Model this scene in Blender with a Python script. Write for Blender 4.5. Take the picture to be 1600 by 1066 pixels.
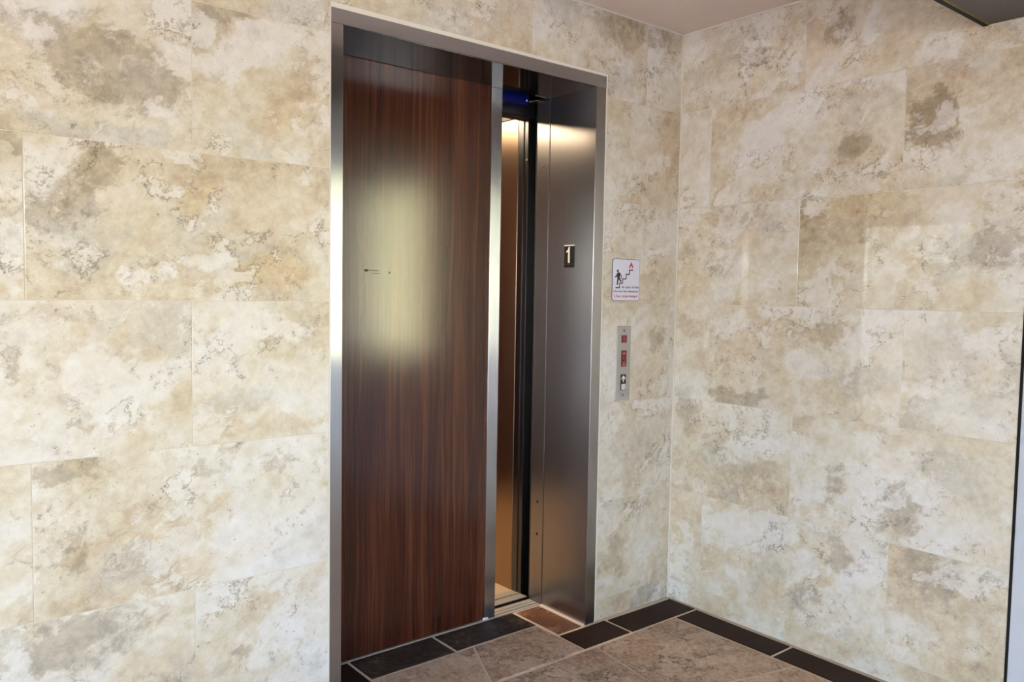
import bpy, bmesh, math, random
from mathutils import Vector, Matrix

random.seed(7)
for o in list(bpy.data.objects):
    bpy.data.objects.remove(o, do_unlink=True)
SC = bpy.context.scene
COL = SC.collection

# ------------------------------------------------------------------ camera
CAM_LOC = Vector((0.0, -2.282, 1.3353))
YAW, PITCH, ROLL, FPX = math.radians(39.0733), math.radians(-3.4775), math.radians(0.9412), 1267.37
fwd = Vector((math.sin(YAW)*math.cos(PITCH), math.cos(YAW)*math.cos(PITCH), math.sin(PITCH)))
rgt = Vector((math.cos(YAW), -math.sin(YAW), 0))
upv = rgt.cross(fwd)
r2 = rgt*math.cos(ROLL) + upv*math.sin(ROLL)
u2 = -rgt*math.sin(ROLL) + upv*math.cos(ROLL)
cam_data = bpy.data.cameras.new('camera')
cam = bpy.data.objects.new('camera', cam_data)
COL.objects.link(cam)
M = Matrix((r2, u2, -fwd)).transposed().to_4x4()
M.translation = CAM_LOC
cam.matrix_world = M
cam_data.sensor_width = 36.0
cam_data.lens = FPX*36.0/1600.0
cam_data.clip_start = 0.02
SC.camera = cam

# ------------------------------------------------------------------ world, sun, exposure
SKY_STRENGTH, SUN_STRENGTH, EXPOSURE = 1.4, 21.0, 1.34
world = bpy.data.worlds.new('sky')
SC.world = world
world.use_nodes = True
wn, wl = world.node_tree.nodes, world.node_tree.links
wn.clear()
sky = wn.new('ShaderNodeTexSky')
sky.sky_type = 'NISHITA'
sky.sun_disc = False
sky.sun_elevation = math.radians(52)
sky.sun_rotation = math.radians(-15)
sky.air_density, sky.dust_density, sky.ozone_density = 1.0, 2.0, 1.0
bg = wn.new('ShaderNodeBackground')
bg.inputs['Strength'].default_value = SKY_STRENGTH
wo = wn.new('ShaderNodeOutputWorld')
wl.new(sky.outputs[0], bg.inputs[0])
wl.new(bg.outputs[0], wo.inputs[0])
sun_data = bpy.data.lights.new('sun', 'SUN')
sun_data.energy = SUN_STRENGTH
sun_data.angle = math.radians(0.6)
sun_data.color = (1.0, 0.96, 0.92)
sun = bpy.data.objects.new('sun', sun_data)
COL.objects.link(sun)
sun.rotation_euler = Vector((0.2, -0.62, -0.83)).to_track_quat('-Z', 'Y').to_euler()
sun.location = (-3, 8, 12)

vs = SC.view_settings
vs.view_transform = 'Standard'
vs.look = 'None'
vs.exposure = EXPOSURE
vs.gamma = 1.0
vs.use_curve_mapping = False

# ------------------------------------------------------------------ node helpers
class NT:
    def __init__(self, name):
        self.m = bpy.data.materials.new(name)
        self.m.use_nodes = True
        self.t = self.m.node_tree
        self.t.nodes.clear()
        self.out = self.t.nodes.new('ShaderNodeOutputMaterial')
        self.b = self.t.nodes.new('ShaderNodeBsdfPrincipled')
        self.t.links.new(self.b.outputs[0], self.out.inputs[0])
    def put(self, sock, v):
        if isinstance(v, bpy.types.NodeSocket):
            self.t.links.new(v, sock)
        else:
            if isinstance(v, (tuple, list)) and len(v) == 3 and sock.type == 'RGBA':
                v = (*v, 1.0)
            sock.default_value = v
    def p(self, **k):
        for a, v in k.items():
            self.put(self.b.inputs[a.replace('_', ' ')], v)
        return self
    def node(self, typ, ins=None, **props):
        n = self.t.nodes.new(typ)
        for a, v in props.items():
            setattr(n, a, v)
        for a, v in (ins or {}).items():
            self.put(n.inputs[a], v)
        return n
    def coord(self, kind='Object'):
        return self.node('ShaderNodeTexCoord').outputs[kind]
    def mapping(self, v, loc=(0, 0, 0), rot=(0, 0, 0), scale=(1, 1, 1)):
        return self.node('ShaderNodeMapping', {'Vector': v, 'Location': loc, 'Rotation': rot, 'Scale': scale}).outputs[0]
    def noise(self, v, scale, detail=4, rough=0.5, dist=0.0, lac=2.0, color=False):
        n = self.node('ShaderNodeTexNoise', {'Vector': v, 'Scale': scale, 'Detail': detail, 'Roughness': rough, 'Distortion': dist, 'Lacunarity': lac})
        return n.outputs['Color' if color else 'Fac']
    def voro(self, v, scale, feature='F1', rnd=1.0):
        n = self.node('ShaderNodeTexVoronoi', {'Vector': v, 'Scale': scale, 'Randomness': rnd}, feature=feature)
        return n.outputs['Distance']
    def math(self, op, a, b=0.0, c=0.0, clamp=False):
        n = self.node('ShaderNodeMath', operation=op, use_clamp=clamp)
        self.put(n.inputs[0], a); self.put(n.inputs[1], b); self.put(n.inputs[2], c)
        return n.outputs[0]
    def vmath(self, op, a, b=(0, 0, 0), s=1.0):
        n = self.node('ShaderNodeVectorMath', operation=op)
        self.put(n.inputs[0], a); self.put(n.inputs[1], b)
        if op == 'SCALE':
            self.put(n.inputs['Scale'], s)
        return n.outputs[0]
    def ramp(self, fac, stops, interp='LINEAR'):
        n = self.node('ShaderNodeValToRGB', {'Fac': fac})
        cr = n.color_ramp
        cr.interpolation = interp
        while len(cr.elements) > 1:
            cr.elements.remove(cr.elements[-1])
        cr.elements[0].position = stops[0][0]
        for i, (pos, c) in enumerate(stops):
            e = cr.elements[0] if i == 0 else cr.elements.new(pos)
            if not isinstance(c, (tuple, list)):
                c = (c, c, c)
            e.color = (*c[:3], 1.0)
        return n.outputs['Color']
    def step(self, fac, a, b):
        n = self.node('ShaderNodeMapRange', {'Value': fac, 'From Min': a, 'From Max': b}, interpolation_type='SMOOTHSTEP', clamp=True)
        return n.outputs[0]
    def mix(self, fac, a, b, mode='MIX'):
        n = self.node('ShaderNodeMix', data_type='RGBA', blend_type=mode)
        self.put(n.inputs[0], fac); self.put(n.inputs[6], a); self.put(n.inputs[7], b)
        return n.outputs[2]
    def bump(self, h, strength=0.3, dist=0.01):
        return self.node('ShaderNodeBump', {'Height': h, 'Strength': strength, 'Distance': dist}).outputs[0]

def srgb(r, g, b):
    f = lambda c: (c/255/12.92) if c/255 <= 0.04045 else ((c/255+0.055)/1.055)**2.4
    return (f(r), f(g), f(b))

def plain(name, col, rough=0.5, metal=0.0, spec=0.5):
    n = NT(name)
    n.p(Base_Color=col, Roughness=rough, Metallic=metal)
    n.b.inputs['Specular IOR Level'].default_value = spec
    return n.m

# ------------------------------------------------------------------ materials
BLOB_COL = {'white': srgb(231, 228, 225), 'cream': srgb(222, 210, 190), 'tan': srgb(188, 172, 147), 'honey': srgb(206, 188, 155),
            'brown': srgb(157, 139, 112), 'taupe': srgb(166, 154, 138), 'grey': srgb(194, 191, 182)}
BLOBS = [
    ('A',0.489,1.907,0.203,0.087,-20,'brown',.75), ('A',0.363,1.943,0.055,0.024,15,'white',.7),
    ('A',0.320,1.761,0.054,0.030,0,'white',.6), ('A',0.487,1.723,0.203,0.035,-5,'grey',.7),
    ('A',0.618,1.796,0.035,0.020,-15,'white',.8), ('A',0.803,2.091,0.127,0.026,-10,'brown',.6),
    ('A',0.902,2.021,0.185,0.074,20,'white',.8), ('A',1.067,1.980,0.062,0.056,0,'tan',.5),
    ('A',0.998,1.820,0.143,0.051,20,'honey',.45), ('A',0.405,1.540,0.090,0.079,30,'taupe',.7),
    ('A',0.374,1.620,0.049,0.047,30,'white',.6), ('A',0.486,1.632,0.068,0.045,-40,'brown',.7),
    ('A',0.722,1.558,0.096,0.035,48,'honey',.85), ('A',0.566,1.366,0.035,0.033,0,'white',.9),
    ('A',0.651,1.368,0.033,0.038,0,'white',.9), ('A',0.910,1.368,0.158,0.062,8,'honey',1),
    ('A',0.791,1.407,0.045,0.021,30,'white',.7), ('A',0.468,1.449,0.106,0.064,10,'grey',.6),
    ('A',0.958,1.613,0.161,0.110,0,'cream',.6), ('A',0.290,1.401,0.029,0.092,0,'white',.7),
    ('A',0.292,1.687,0.026,0.030,0,'brown',.6), ('A',0.555,1.094,0.216,0.076,10,'white',.7),
    ('A',0.393,1.247,0.087,0.022,0,'tan',.4), ('A',0.282,1.136,0.021,0.025,0,'brown',.6),
    ('A',0.900,1.214,0.168,0.044,0,'white',.8), ('A',0.957,0.935,0.175,0.038,8,'honey',.6),
    ('A',0.825,1.010,0.113,0.029,5,'grey',.5), ('A',0.416,0.853,0.097,0.026,10,'brown',.65),
    ('A',0.770,0.847,0.091,0.029,0,'tan',.45), ('A',0.733,0.679,0.099,0.024,40,'honey',.55),
    ('A',0.431,0.652,0.045,0.067,-15,'brown',.6), ('A',0.541,0.591,0.089,0.060,20,'grey',.6),
    ('A',0.937,0.674,0.164,0.115,20,'white',.5), ('A',0.439,0.409,0.172,0.071,12,'taupe',.8),
    ('A',0.844,0.269,0.050,0.034,20,'brown',.7), ('A',0.997,0.350,0.126,0.079,0,'white',.6),
    ('A',2.435,2.378,0.152,0.074,0,'brown',.5), ('A',2.628,2.393,0.101,0.064,0,'taupe',.6),
    ('A',2.387,2.169,0.112,0.062,0,'grey',.5), ('A',2.640,1.131,0.075,0.038,0,'brown',.6),
    ('A',2.435,0.277,0.078,0.095,-20,'brown',.55), ('A',2.622,0.054,0.105,0.040,20,'taupe',.6),
    ('A',2.497,0.694,0.100,0.162,0,'tan',.4), ('R',0.387,2.283,0.063,0.034,10,'brown',.8),
    ('R',0.176,2.290,0.154,0.077,20,'tan',.5), ('R',0.709,2.293,0.063,0.063,0,'brown',.8),
    ('R',0.844,2.293,0.027,0.076,-20,'white',.8), ('R',1.033,2.155,0.084,0.071,20,'white',.75),
    ('R',0.387,1.935,0.119,0.074,30,'white',.85), ('R',0.610,1.829,0.051,0.080,-35,'white',.75),
    ('R',0.218,2.027,0.152,0.036,15,'honey',.5), ('R',0.775,1.866,0.066,0.045,20,'brown',.75),
    ('R',0.796,2.090,0.136,0.031,8,'white',.7), ('R',1.053,1.939,0.103,0.104,-15,'brown',.95),
    ('R',1.142,1.719,0.076,0.041,0,'grey',.5), ('R',0.349,1.783,0.171,0.045,15,'honey',.5),
    ('R',0.263,1.670,0.221,0.036,4,'tan',.7), ('R',0.457,1.608,0.094,0.039,0,'grey',.6),
    ('R',0.077,1.629,0.053,0.043,0,'white',.5), ('R',0.804,1.651,0.191,0.058,6,'honey',.9),
    ('R',1.002,1.467,0.050,0.073,-25,'honey',.8), ('R',1.132,1.608,0.054,0.037,0,'white',.7),
    ('R',1.265,1.501,0.088,0.119,20,'taupe',.7), ('R',1.154,1.474,0.076,0.102,-30,'grey',.7),
    ('R',1.313,1.337,0.045,0.047,10,'white',.7), ('R',0.074,1.526,0.099,0.038,0,'tan',.6),
    ('R',0.112,0.958,0.073,0.060,0,'white',.7), ('R',0.079,1.206,0.093,0.060,0,'tan',.7),
    ('R',0.280,1.223,0.103,0.052,0,'white',.55), ('R',0.706,1.209,0.163,0.061,-5,'tan',.95),
    ('R',0.643,1.070,0.150,0.052,5,'white',.7), ('R',0.317,0.926,0.113,0.036,5,'brown',.7),
    ('R',0.806,1.049,0.160,0.055,-5,'grey',.6), ('R',1.130,1.142,0.115,0.125,0,'grey',.5),
    ('R',0.397,0.742,0.148,0.072,15,'white',.8), ('R',0.073,0.821,0.081,0.066,0,'brown',.55),
    ('R',0.439,0.639,0.154,0.038,10,'tan',.7), ('R',0.389,0.403,0.177,0.078,20,'white',.75),
    ('R',0.050,0.491,0.082,0.033,0,'tan',.5), ('R',0.750,0.649,0.049,0.085,10,'brown',.65),
    ('R',0.983,0.601,0.085,0.097,-30,'brown',.65), ('R',0.643,0.878,0.052,0.034,0,'tan',.6),
    ('R',0.886,0.831,0.111,0.045,-10,'white',.5), ('R',1.148,0.766,0.115,0.084,0,'grey',.55),
    ('R',0.692,0.208,0.105,0.053,15,'taupe',.7), ('R',0.634,0.326,0.103,0.064,40,'white',.7),
    ('R',0.786,0.392,0.044,0.094,15,'brown',.5), ('R',1.112,0.436,0.099,0.128,20,'taupe',.7),
    ('R',1.266,0.333,0.091,0.062,0,'tan',.4), ('R',1.005,0.203,0.126,0.067,0,'white',.5)]


def travertine_groups():
    """two node groups: the clouded ground colour, and the seams, pits and cracks laid over it"""
    def group(name, ins, outs):
        t = bpy.data.node_groups.new(name, 'ShaderNodeTree')
        for nm, ty in ins:
            t.interface.new_socket(nm, in_out='INPUT', socket_type=ty)
        for nm, ty in outs:
            t.interface.new_socket(nm, in_out='OUTPUT', socket_type=ty)
        n = NT.__new__(NT)
        n.t = t
        gi = t.nodes.new('NodeGroupInput'); go = t.nodes.new('NodeGroupOutput')
        return n, gi, go
    V, FL, CO = 'NodeSocketVector', 'NodeSocketFloat', 'NodeSocketColor'
    n, gi, go = group('travertine_ground', [('Vector', V), ('Tone', FL)], [('Color', CO), ('Warped', V), ('Turned', V), ('Warp', V)])
    v, tone = gi.outputs[0], gi.outputs[1]
    vr = n.mapping(v, rot=(0, math.radians(32), 0))
    vs_ = n.mapping(vr, scale=(0.80, 1.0, 1.12))
    wc = n.noise(vs_, 5.0, 7, 0.62, color=True)
    warp = n.vmath('SUBTRACT', wc, (0.5, 0.5, 0.5))
    vw = n.vmath('ADD', vs_, n.vmath('SCALE', warp, s=0.24))
    big = n.noise(vw, 2.9, 10, 0.62)
    shift = n.math('MULTIPLY', n.math('SUBTRACT', tone, 0.5), 0.24)
    bt = n.math('ADD', big, shift)
    base = n.ramp(bt, [(0.32, srgb(228, 226, 223)), (0.44, srgb(223, 217, 205)), (0.53, srgb(214, 204, 183)),
                       (0.61, srgb(203, 188, 163)), (0.70, srgb(185, 169, 143)), (0.82, srgb(163, 148, 121))])
    hon = n.step(n.noise(n.vmath('ADD', vw, (3.1, 9.2, 0.3)), 2.6, 7, 0.58), 0.52, 0.64)
    base = n.mix(n.math('MULTIPLY', hon, 0.40), base, srgb(212, 193, 166))
    gre = n.step(n.noise(n.vmath('ADD', vw, (13.1, 2.2, 5.3)), 3.0, 7, 0.6), 0.55, 0.68)
    base = n.mix(n.math('MULTIPLY', gre, 0.5), base, srgb(192, 190, 182))
    for sock, o in zip(go.inputs, (base, vw, vr, warp)):
        n.t.links.new(o, sock)
    g1 = n.t
    n, gi, go = group('travertine_detail', [('Color', CO), ('Vector', V), ('Warped', V), ('Turned', V)], [('Color', CO), ('Height', FL)])
    base, v, vw, vr = gi.outputs[:4]
    # pale ragged islands
    isl_n = n.noise(n.vmath('ADD', vw, (7.3, 1.2, 3.3)), 5.0, 10, 0.66)
    isl = n.step(isl_n, 0.555, 0.59)
    base = n.mix(n.math('MULTIPLY', isl, 0.55), base, srgb(231, 228, 224))
    # lumpy middle scale: pale pebbles on a darker ground
    lump = n.noise(n.vmath('ADD', vw, (1.7, 5.5, 2.1)), 15.0, 8, 0.70, 0.4)
    clus = n.step(n.noise(n.vmath('ADD', vw, (31.1, 2.2, 1.3)), 3.6, 6, 0.6), 0.46, 0.62)
    base = n.mix(n.math('MULTIPLY', n.math('MULTIPLY', n.step(lump, 0.53, 0.66), clus), 0.42), base, srgb(168, 150, 128))
    base = n.mix(n.math('MULTIPLY', n.math('MULTIPLY', n.step(n.math('SUBTRACT', 1.0, lump), 0.55, 0.66), clus), 0.55), base, srgb(229, 224, 217))
    # dark seams along some island edges
    edge = n.math('ABSOLUTE', n.math('SUBTRACT', isl_n, 0.552))
    line = n.math('SUBTRACT', 1.0, n.step(edge, 0.002, 0.011))
    gate = n.step(n.noise(n.vmath('ADD', v, (2.2, 4.1, 8.8)), 5.0, 4, 0.5), 0.52, 0.62)
    base = n.mix(n.math('MULTIPLY', n.math('MULTIPLY', line, gate), 0.70), base, srgb(120, 103, 86))
    # hairline cracks
    cn = n.noise(n.vmath('ADD', vr, (21.2, 4.1, 8.8)), 3.4, 8, 0.62)
    ck = n.math('SUBTRACT', 1.0, n.step(n.math('ABSOLUTE', n.math('SUBTRACT', cn, 0.5)), 0.0008, 0.006))
    cg = n.step(n.noise(n.vmath('ADD', v, (1.2, 14.1, 3.8)), 5.0, 2, 0.5), 0.57, 0.65)
    base = n.mix(n.math('MULTIPLY', n.math('MULTIPLY', ck, cg), 0.65), base, srgb(122, 108, 94))
    # clusters of pits, dark and pale
    fine = n.noise(vr, 46.0, 6, 0.75)
    c2 = n.step(n.noise(n.vmath('ADD', vw, (41.1, 12.2, 7.3)), 5.0, 6, 0.62), 0.50, 0.62)
    dk = n.math('MULTIPLY', n.step(fine, 0.53, 0.62), c2)
    base = n.mix(n.math('MULTIPLY', dk, 0.52), base, srgb(140, 124, 106))
    lt = n.math('MULTIPLY', n.step(n.math('SUBTRACT', 1.0, fine), 0.56, 0.66), c2)
    base = n.mix(n.math('MULTIPLY', lt, 0.6), base, srgb(234, 230, 225))
    sp = n.step(n.noise(v, 80.0, 3, 0.55), 0.68, 0.75)
    base = n.mix(n.math('MULTIPLY', sp, 0.5), base, srgb(124, 108, 92))
    mott = n.noise(vr, 26.0, 7, 0.70)
    base = n.mix(0.9, base, n.ramp(mott, [(0.35, 0.38), (0.65, 0.60)]), 'OVERLAY')
    h = n.math('SUBTRACT', n.math('MULTIPLY', lump, 0.3), dk)
    n.t.links.new(base, go.inputs[0]); n.t.links.new(h, go.inputs[1])
    return g1, n.t

TRAV = travertine_groups()
def wall_tile_material(name='travertine_tile', blobs=()):
    """blobs: (u, z, ru, rz, angle, colour, strength) in the tile's own face coordinates"""
    n = NT(name)
    oi = n.node('ShaderNodeObjectInfo')
    loc = n.coord('Object')
    v = n.vmath('ADD', loc, n.vmath('SCALE', oi.outputs['Color'], s=60.0))
    g1 = n.node('ShaderNodeGroup', node_tree=TRAV[0])
    n.put(g1.inputs[0], v); n.put(g1.inputs[1], oi.outputs['Alpha'])
    c = g1.outputs[0]
    if blobs:
        lw = n.vmath('ADD', loc, n.vmath('SCALE', g1.outputs[3], s=0.20))
        w2 = n.vmath('SUBTRACT', n.noise(v, 19.0, 6, 0.66, color=True), (0.5, 0.5, 0.5))
        lw = n.vmath('ADD', lw, n.vmath('SCALE', w2, s=0.075))
        brk = n.math('MULTIPLY', n.math('SUBTRACT', n.noise(g1.outputs[1], 8.5, 9, 0.68), 0.47), 3.4)
        for (u, z, ru, rz, an, colr, st) in blobs:
            q_ = n.vmath('SUBTRACT', lw, (u, 0.0, z))
            q_ = n.node('ShaderNodeVectorRotate', {'Vector': q_, 'Axis': (0, 1, 0), 'Angle': math.radians(an)}).outputs[0]
            q_ = n.vmath('MULTIPLY', q_, (1/ru, 0.0, 1/rz))
            ln = n.node('ShaderNodeVectorMath', operation='LENGTH')
            n.put(ln.inputs[0], q_)
            msk = n.math('SUBTRACT', 1.0, n.step(n.math('ADD', ln.outputs['Value'], brk), 0.72, 1.22))
            c = n.mix(n.math('MULTIPLY', msk, st*0.85), c, BLOB_COL[colr])
    g2 = n.node('ShaderNodeGroup', node_tree=TRAV[1])
    n.put(g2.inputs[0], c); n.put(g2.inputs[1], v); n.put(g2.inputs[2], g1.outputs[1]); n.put(g2.inputs[3], g1.outputs[2])
    n.p(Base_Color=g2.outputs[0], Roughness=0.02)
    n.b.inputs['Specular IOR Level'].default_value = 0.70
    n.p(Normal=n.bump(g2.outputs[1], 0.02, 0.001))
    return n.m

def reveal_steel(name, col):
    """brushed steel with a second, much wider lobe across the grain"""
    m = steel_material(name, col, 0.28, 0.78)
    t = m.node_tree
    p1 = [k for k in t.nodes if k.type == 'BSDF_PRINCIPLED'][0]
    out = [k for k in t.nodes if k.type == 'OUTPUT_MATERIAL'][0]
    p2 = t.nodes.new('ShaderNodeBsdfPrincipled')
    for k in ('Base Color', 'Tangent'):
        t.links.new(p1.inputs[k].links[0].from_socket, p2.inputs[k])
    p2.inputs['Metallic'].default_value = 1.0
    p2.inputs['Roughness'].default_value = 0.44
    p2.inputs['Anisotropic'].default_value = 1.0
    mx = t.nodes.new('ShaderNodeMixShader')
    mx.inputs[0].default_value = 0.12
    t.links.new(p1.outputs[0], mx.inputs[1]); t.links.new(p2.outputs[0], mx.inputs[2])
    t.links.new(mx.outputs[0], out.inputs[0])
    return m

def steel_material(name, col=(0.50, 0.51, 0.53), rough=0.27, aniso=1.0, streak=0.10):
    n = NT(name)
    uv = n.coord('UV')
    vv = n.mapping(uv, scale=(420.0, 2.5, 1.0))
    g = n.noise(vv, 1.0, 4, 0.6)
    c = n.mix(streak, col, n.ramp(g, [(0.25, 0.25), (0.75, 0.85)]), 'OVERLAY')
    tn = n.node('ShaderNodeTangent', direction_type='UV_MAP')
    tn.uv_map = 'UVMap'
    n.p(Base_Color=c, Metallic=1.0, Anisotropic=aniso, Tangent=tn.outputs[0])
    n.p(Roughness=rough)
    return n.m

def wood_material(name, dark, mid_, light, rough=0.30, spec=0.5, marks=False):
    n = NT(name)
    v = n.coord('Object')
    wob = n.noise(n.mapping(v, scale=(3.0, 3.0, 0.9)), 1.6, 3, 0.5, color=True)
    vv = n.vmath('ADD', v, n.vmath('MULTIPLY', n.vmath('SUBTRACT', wob, (0.5, 0.5, 0.5)), (0.045, 0.0, 0.0)))
    broad = n.noise(n.mapping(vv, scale=(11.0, 11.0, 0.55)), 1.0, 4, 0.55)
    stripes = n.noise(n.mapping(vv, scale=(70.0, 20.0, 1.0)), 1.0, 7, 0.68)
    fine = n.noise(n.mapping(vv, scale=(240.0, 60.0, 6.0)), 1.0, 4, 0.6)
    f = n.math('ADD', n.math('MULTIPLY', broad, 0.38), n.math('MULTIPLY', stripes, 0.62))
    c = n.ramp(f, [(0.36, dark), (0.50, mid_), (0.64, light)])
    c = n.mix(0.55, c, n.ramp(fine, [(0.3, 0.28), (0.7, 0.68)]), 'OVERLAY')
    # thin light vessels
    vess = n.math('MULTIPLY', n.step(n.noise(n.mapping(vv, scale=(95.0, 40.0, 1.6)), 1.0, 3, 0.6), 0.60, 0.68), 0.45)
    c = n.mix(vess, c, light)
    n.p(Base_Color=c, Roughness=rough)
    n.b.inputs['Specular IOR Level'].default_value = spec
    n.p(Normal=n.bump(fine, 0.03, 0.001))
    return n.m

def slate_material(name, stops, bump=0.5, rough=0.45, spec=0.4, vein=None):
    n = NT(name)
    oi = n.node('ShaderNodeObjectInfo')
    v = n.vmath('ADD', n.coord('Object'), n.vmath('SCALE', oi.outputs['Color'], s=40.0))
    wc = n.noise(v, 6.0, 4, 0.6, color=True)
    vw = n.vmath('ADD', v, n.vmath('SCALE', n.vmath('SUBTRACT', wc, (0.5, 0.5, 0.5)), s=0.10))
    a = n.noise(vw, 9.0, 9, 0.66)
    b = n.noise(n.vmath('ADD', vw, (4, 2, 9)), 60.0, 7, 0.75)
    f = n.math('ADD', n.math('MULTIPLY', a, 0.45), n.math('MULTIPLY', b, 0.55))
    c = n.ramp(f, stops)
    ln = n.math('SUBTRACT', 1.0, n.step(n.math('ABSOLUTE', n.math('SUBTRACT', a, 0.52)), 0.003, 0.020))
    gate = n.step(n.noise(v, 7.0, 3, 0.5), 0.47, 0.57)
    cleft = n.math('MULTIPLY', ln, gate)
    if vein:
        c = n.mix(n.math('MULTIPLY', cleft, 0.75), c, vein)
        pit = n.step(n.noise(v, 70.0, 4, 0.7), 0.60, 0.70)
        c = n.mix(n.math('MULTIPLY', pit, 0.5), c, vein)
    n.p(Base_Color=c, Roughness=rough)
    n.b.inputs['Specular IOR Level'].default_value = spec
    h = n.math('SUBTRACT', f, n.math('MULTIPLY', cleft, 0.35))
    n.p(Normal=n.bump(h, bump, 0.03))
    return n.m

def rough_paint(name, col, scale=160.0, bump=0.25, rough=0.7):
    n = NT(name)
    v = n.coord('Object')
    g = n.noise(v, scale, 3, 0.6)
    m = n.noise(v, 1.7, 4, 0.5)
    c = n.mix(0.25, col, n.ramp(m, [(0.3, 0.42), (0.7, 0.58)]), 'OVERLAY')
    n.p(Base_Color=c, Roughness=rough, Normal=n.bump(g, bump, 0.003))
    return n.m

def emit(name, col, strength):
    n = NT(name)
    n.p(Base_Color=(0.8, 0.8, 0.8))
    n.b.inputs['Emission Color'].default_value = (*col, 1)
    n.b.inputs['Emission Strength'].default_value = strength
    return n.m

MT = {}
MT['tile'] = wall_tile_material()
MT['grout'] = plain('wall_grout', srgb(214, 205, 190), 0.8)
MT['caulk'] = plain('white_caulk', srgb(226, 220, 208), 0.5)
MT['steel'] = steel_material('brushed_steel')
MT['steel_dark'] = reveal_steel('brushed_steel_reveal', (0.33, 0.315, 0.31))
MT['steel_mirror'] = steel_material('polished_steel', (0.075, 0.07, 0.07), 0.10, 0.0, 0.03)
MT['steel_car'] = steel_material('warm_reflection_steel', (0.40, 0.29, 0.21), 0.30, 0.95)  # stainless steel with the car's warm wood reflection put into its colour
MT['column'] = steel_material('column_steel', (0.12, 0.12, 0.125), 0.29, 0.9)
MT['black_steel'] = plain('dark_painted_steel', (0.012, 0.012, 0.014), 0.35)
MT['black'] = plain('black', (0.006, 0.006, 0.006), 0.4)
MT['hoist'] = plain('hoistway_black', (0.004, 0.004, 0.004), 0.9)
MT['wood'] = wood_material('rosewood_laminate', srgb(48, 20, 12), srgb(70, 33, 19), srgb(102, 57, 38), 0.19, 0.60)
MT['car_wood'] = wood_material('car_laminate', srgb(46, 24, 14), srgb(74, 42, 24), srgb(104, 64, 38), 0.4)
MT['slate_dark'] = slate_material('dark_slate', [(0.30, srgb(38, 23, 15)), (0.5, srgb(48, 29, 20)), (0.7, srgb(62, 40, 30))], 0.10, 0.55, 0.12)
MT['slate_rough'] = slate_material('dark_rough_slate', [(0.42, srgb(36, 25, 20)), (0.5, srgb(58, 42, 35)), (0.56, srgb(90, 68, 56)), (0.62, srgb(140, 116, 100))], 0.9, 0.45, 0.3)
MT['slate_brown_lit'] = slate_material('brown_lit_slate', [(0.30, srgb(92, 52, 30)), (0.5, srgb(138, 86, 54)), (0.62, srgb(190, 136, 96))], 0.9, 0.42, 0.4, srgb(82, 48, 30))  # brown border slate, its lit look in the opening put into the colour
MT['slate_field'] = slate_material('taupe_slate', [(0.38, srgb(156, 120, 94)), (0.46, srgb(200, 163, 134)), (0.53, srgb(222, 190, 162)), (0.62, srgb(238, 214, 190))], 0.9, 0.45, 0.35, srgb(120, 78, 54))
MT['floor_grout'] = rough_paint('floor_grout', srgb(226, 208, 188), 220, 0.3, 0.8)
MT['ceiling'] = rough_paint('ceiling_paint', srgb(232, 216, 207), 90, 0.12, 0.6)
MT['ceiling_low'] = rough_paint('dimmed_ceiling_paint', srgb(84, 76, 72), 90, 0.12, 0.6)  # ceiling paint darkened, the low ceiling's dimness put into its colour
MT['stucco'] = rough_paint('white_stucco', srgb(198, 203, 214), 170, 0.5, 0.8)
MT['aluminium'] = plain('sill_aluminium', srgb(196, 188, 176), 0.4, 0.25)
MT['car_floor'] = rough_paint('car_floor_stone', srgb(214, 188, 158), 60, 0.05, 0.4)
MT['blue'] = plain('blue_film', srgb(10, 20, 96), 0.45, 0.0, 0.2)
MT['white'] = plain('sign_white', srgb(228, 228, 242), 0.25)
MT['ink'] = plain('black_ink', (0.012, 0.012, 0.014), 0.5)
MT['red_ink'] = plain('red_ink', srgb(190, 40, 56), 0.5)
MT['grey_edge'] = plain('sign_edge', srgb(96, 96, 110), 0.4)
MT['numeral'] = plain('silver_numeral', srgb(235, 228, 222), 0.35)
MT['red_lens'] = plain('red_lens', srgb(92, 14, 20), 0.3)
MT['pink_print'] = plain('pale_red_print', srgb(190, 92, 92), 0.4)
MT['button'] = plain('button_white', srgb(212, 212, 216), 0.3)
MT['screw'] = plain('screw_steel', (0.30, 0.29, 0.28), 0.35, 1.0)
MT['plate'] = steel_material('panel_steel', (0.50, 0.49, 0.48), 0.42, 0.4)
MT['yellow'] = plain('yellow_edge_paint', srgb(120, 106, 44), 0.7)
MT['car_lamp'] = emit('car_lamp_glow', (1.0, 0.76, 0.50), 10.0)
MT['glint_lamp_glow'] = emit('glint_lamp_glow', (1.0, 0.90, 0.80), 2200.0)  # glow of the lamps added for the corner glints
MT['scuff'] = plain('scuff', srgb(70, 58, 44), 0.8)

# ------------------------------------------------------------------ mesh helpers
def set_uv(bm):
    lay = bm.loops.layers.uv.get('UVMap') or bm.loops.layers.uv.new('UVMap')
    for f in bm.faces:
        a = [abs(c) for c in f.normal]
        k = a.index(max(a))
        i, j = ((1, 2), (0, 2), (0, 1))[k]
        for l in f.loops:
            l[lay].uv = (l.vert.co[i], l.vert.co[j])

def finish(name, bm, mat, parent=None, loc=(0, 0, 0), smooth=False):
    bmesh.ops.recalc_face_normals(bm, faces=bm.faces)
    bm.normal_update()
    set_uv(bm)
    me = bpy.data.meshes.new(name)
    bm.to_mesh(me); bm.free()
    if smooth:
        for p in me.polygons:
            p.use_smooth = True
    me.materials.append(mat)
    o = bpy.data.objects.new(name, me)
    COL.objects.link(o)
    return place(o, parent, loc)

def wloc(o):
    l = Vector(o.location)
    while o.parent:
        o = o.parent
        l = l + Vector(o.location)
    return l

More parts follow.
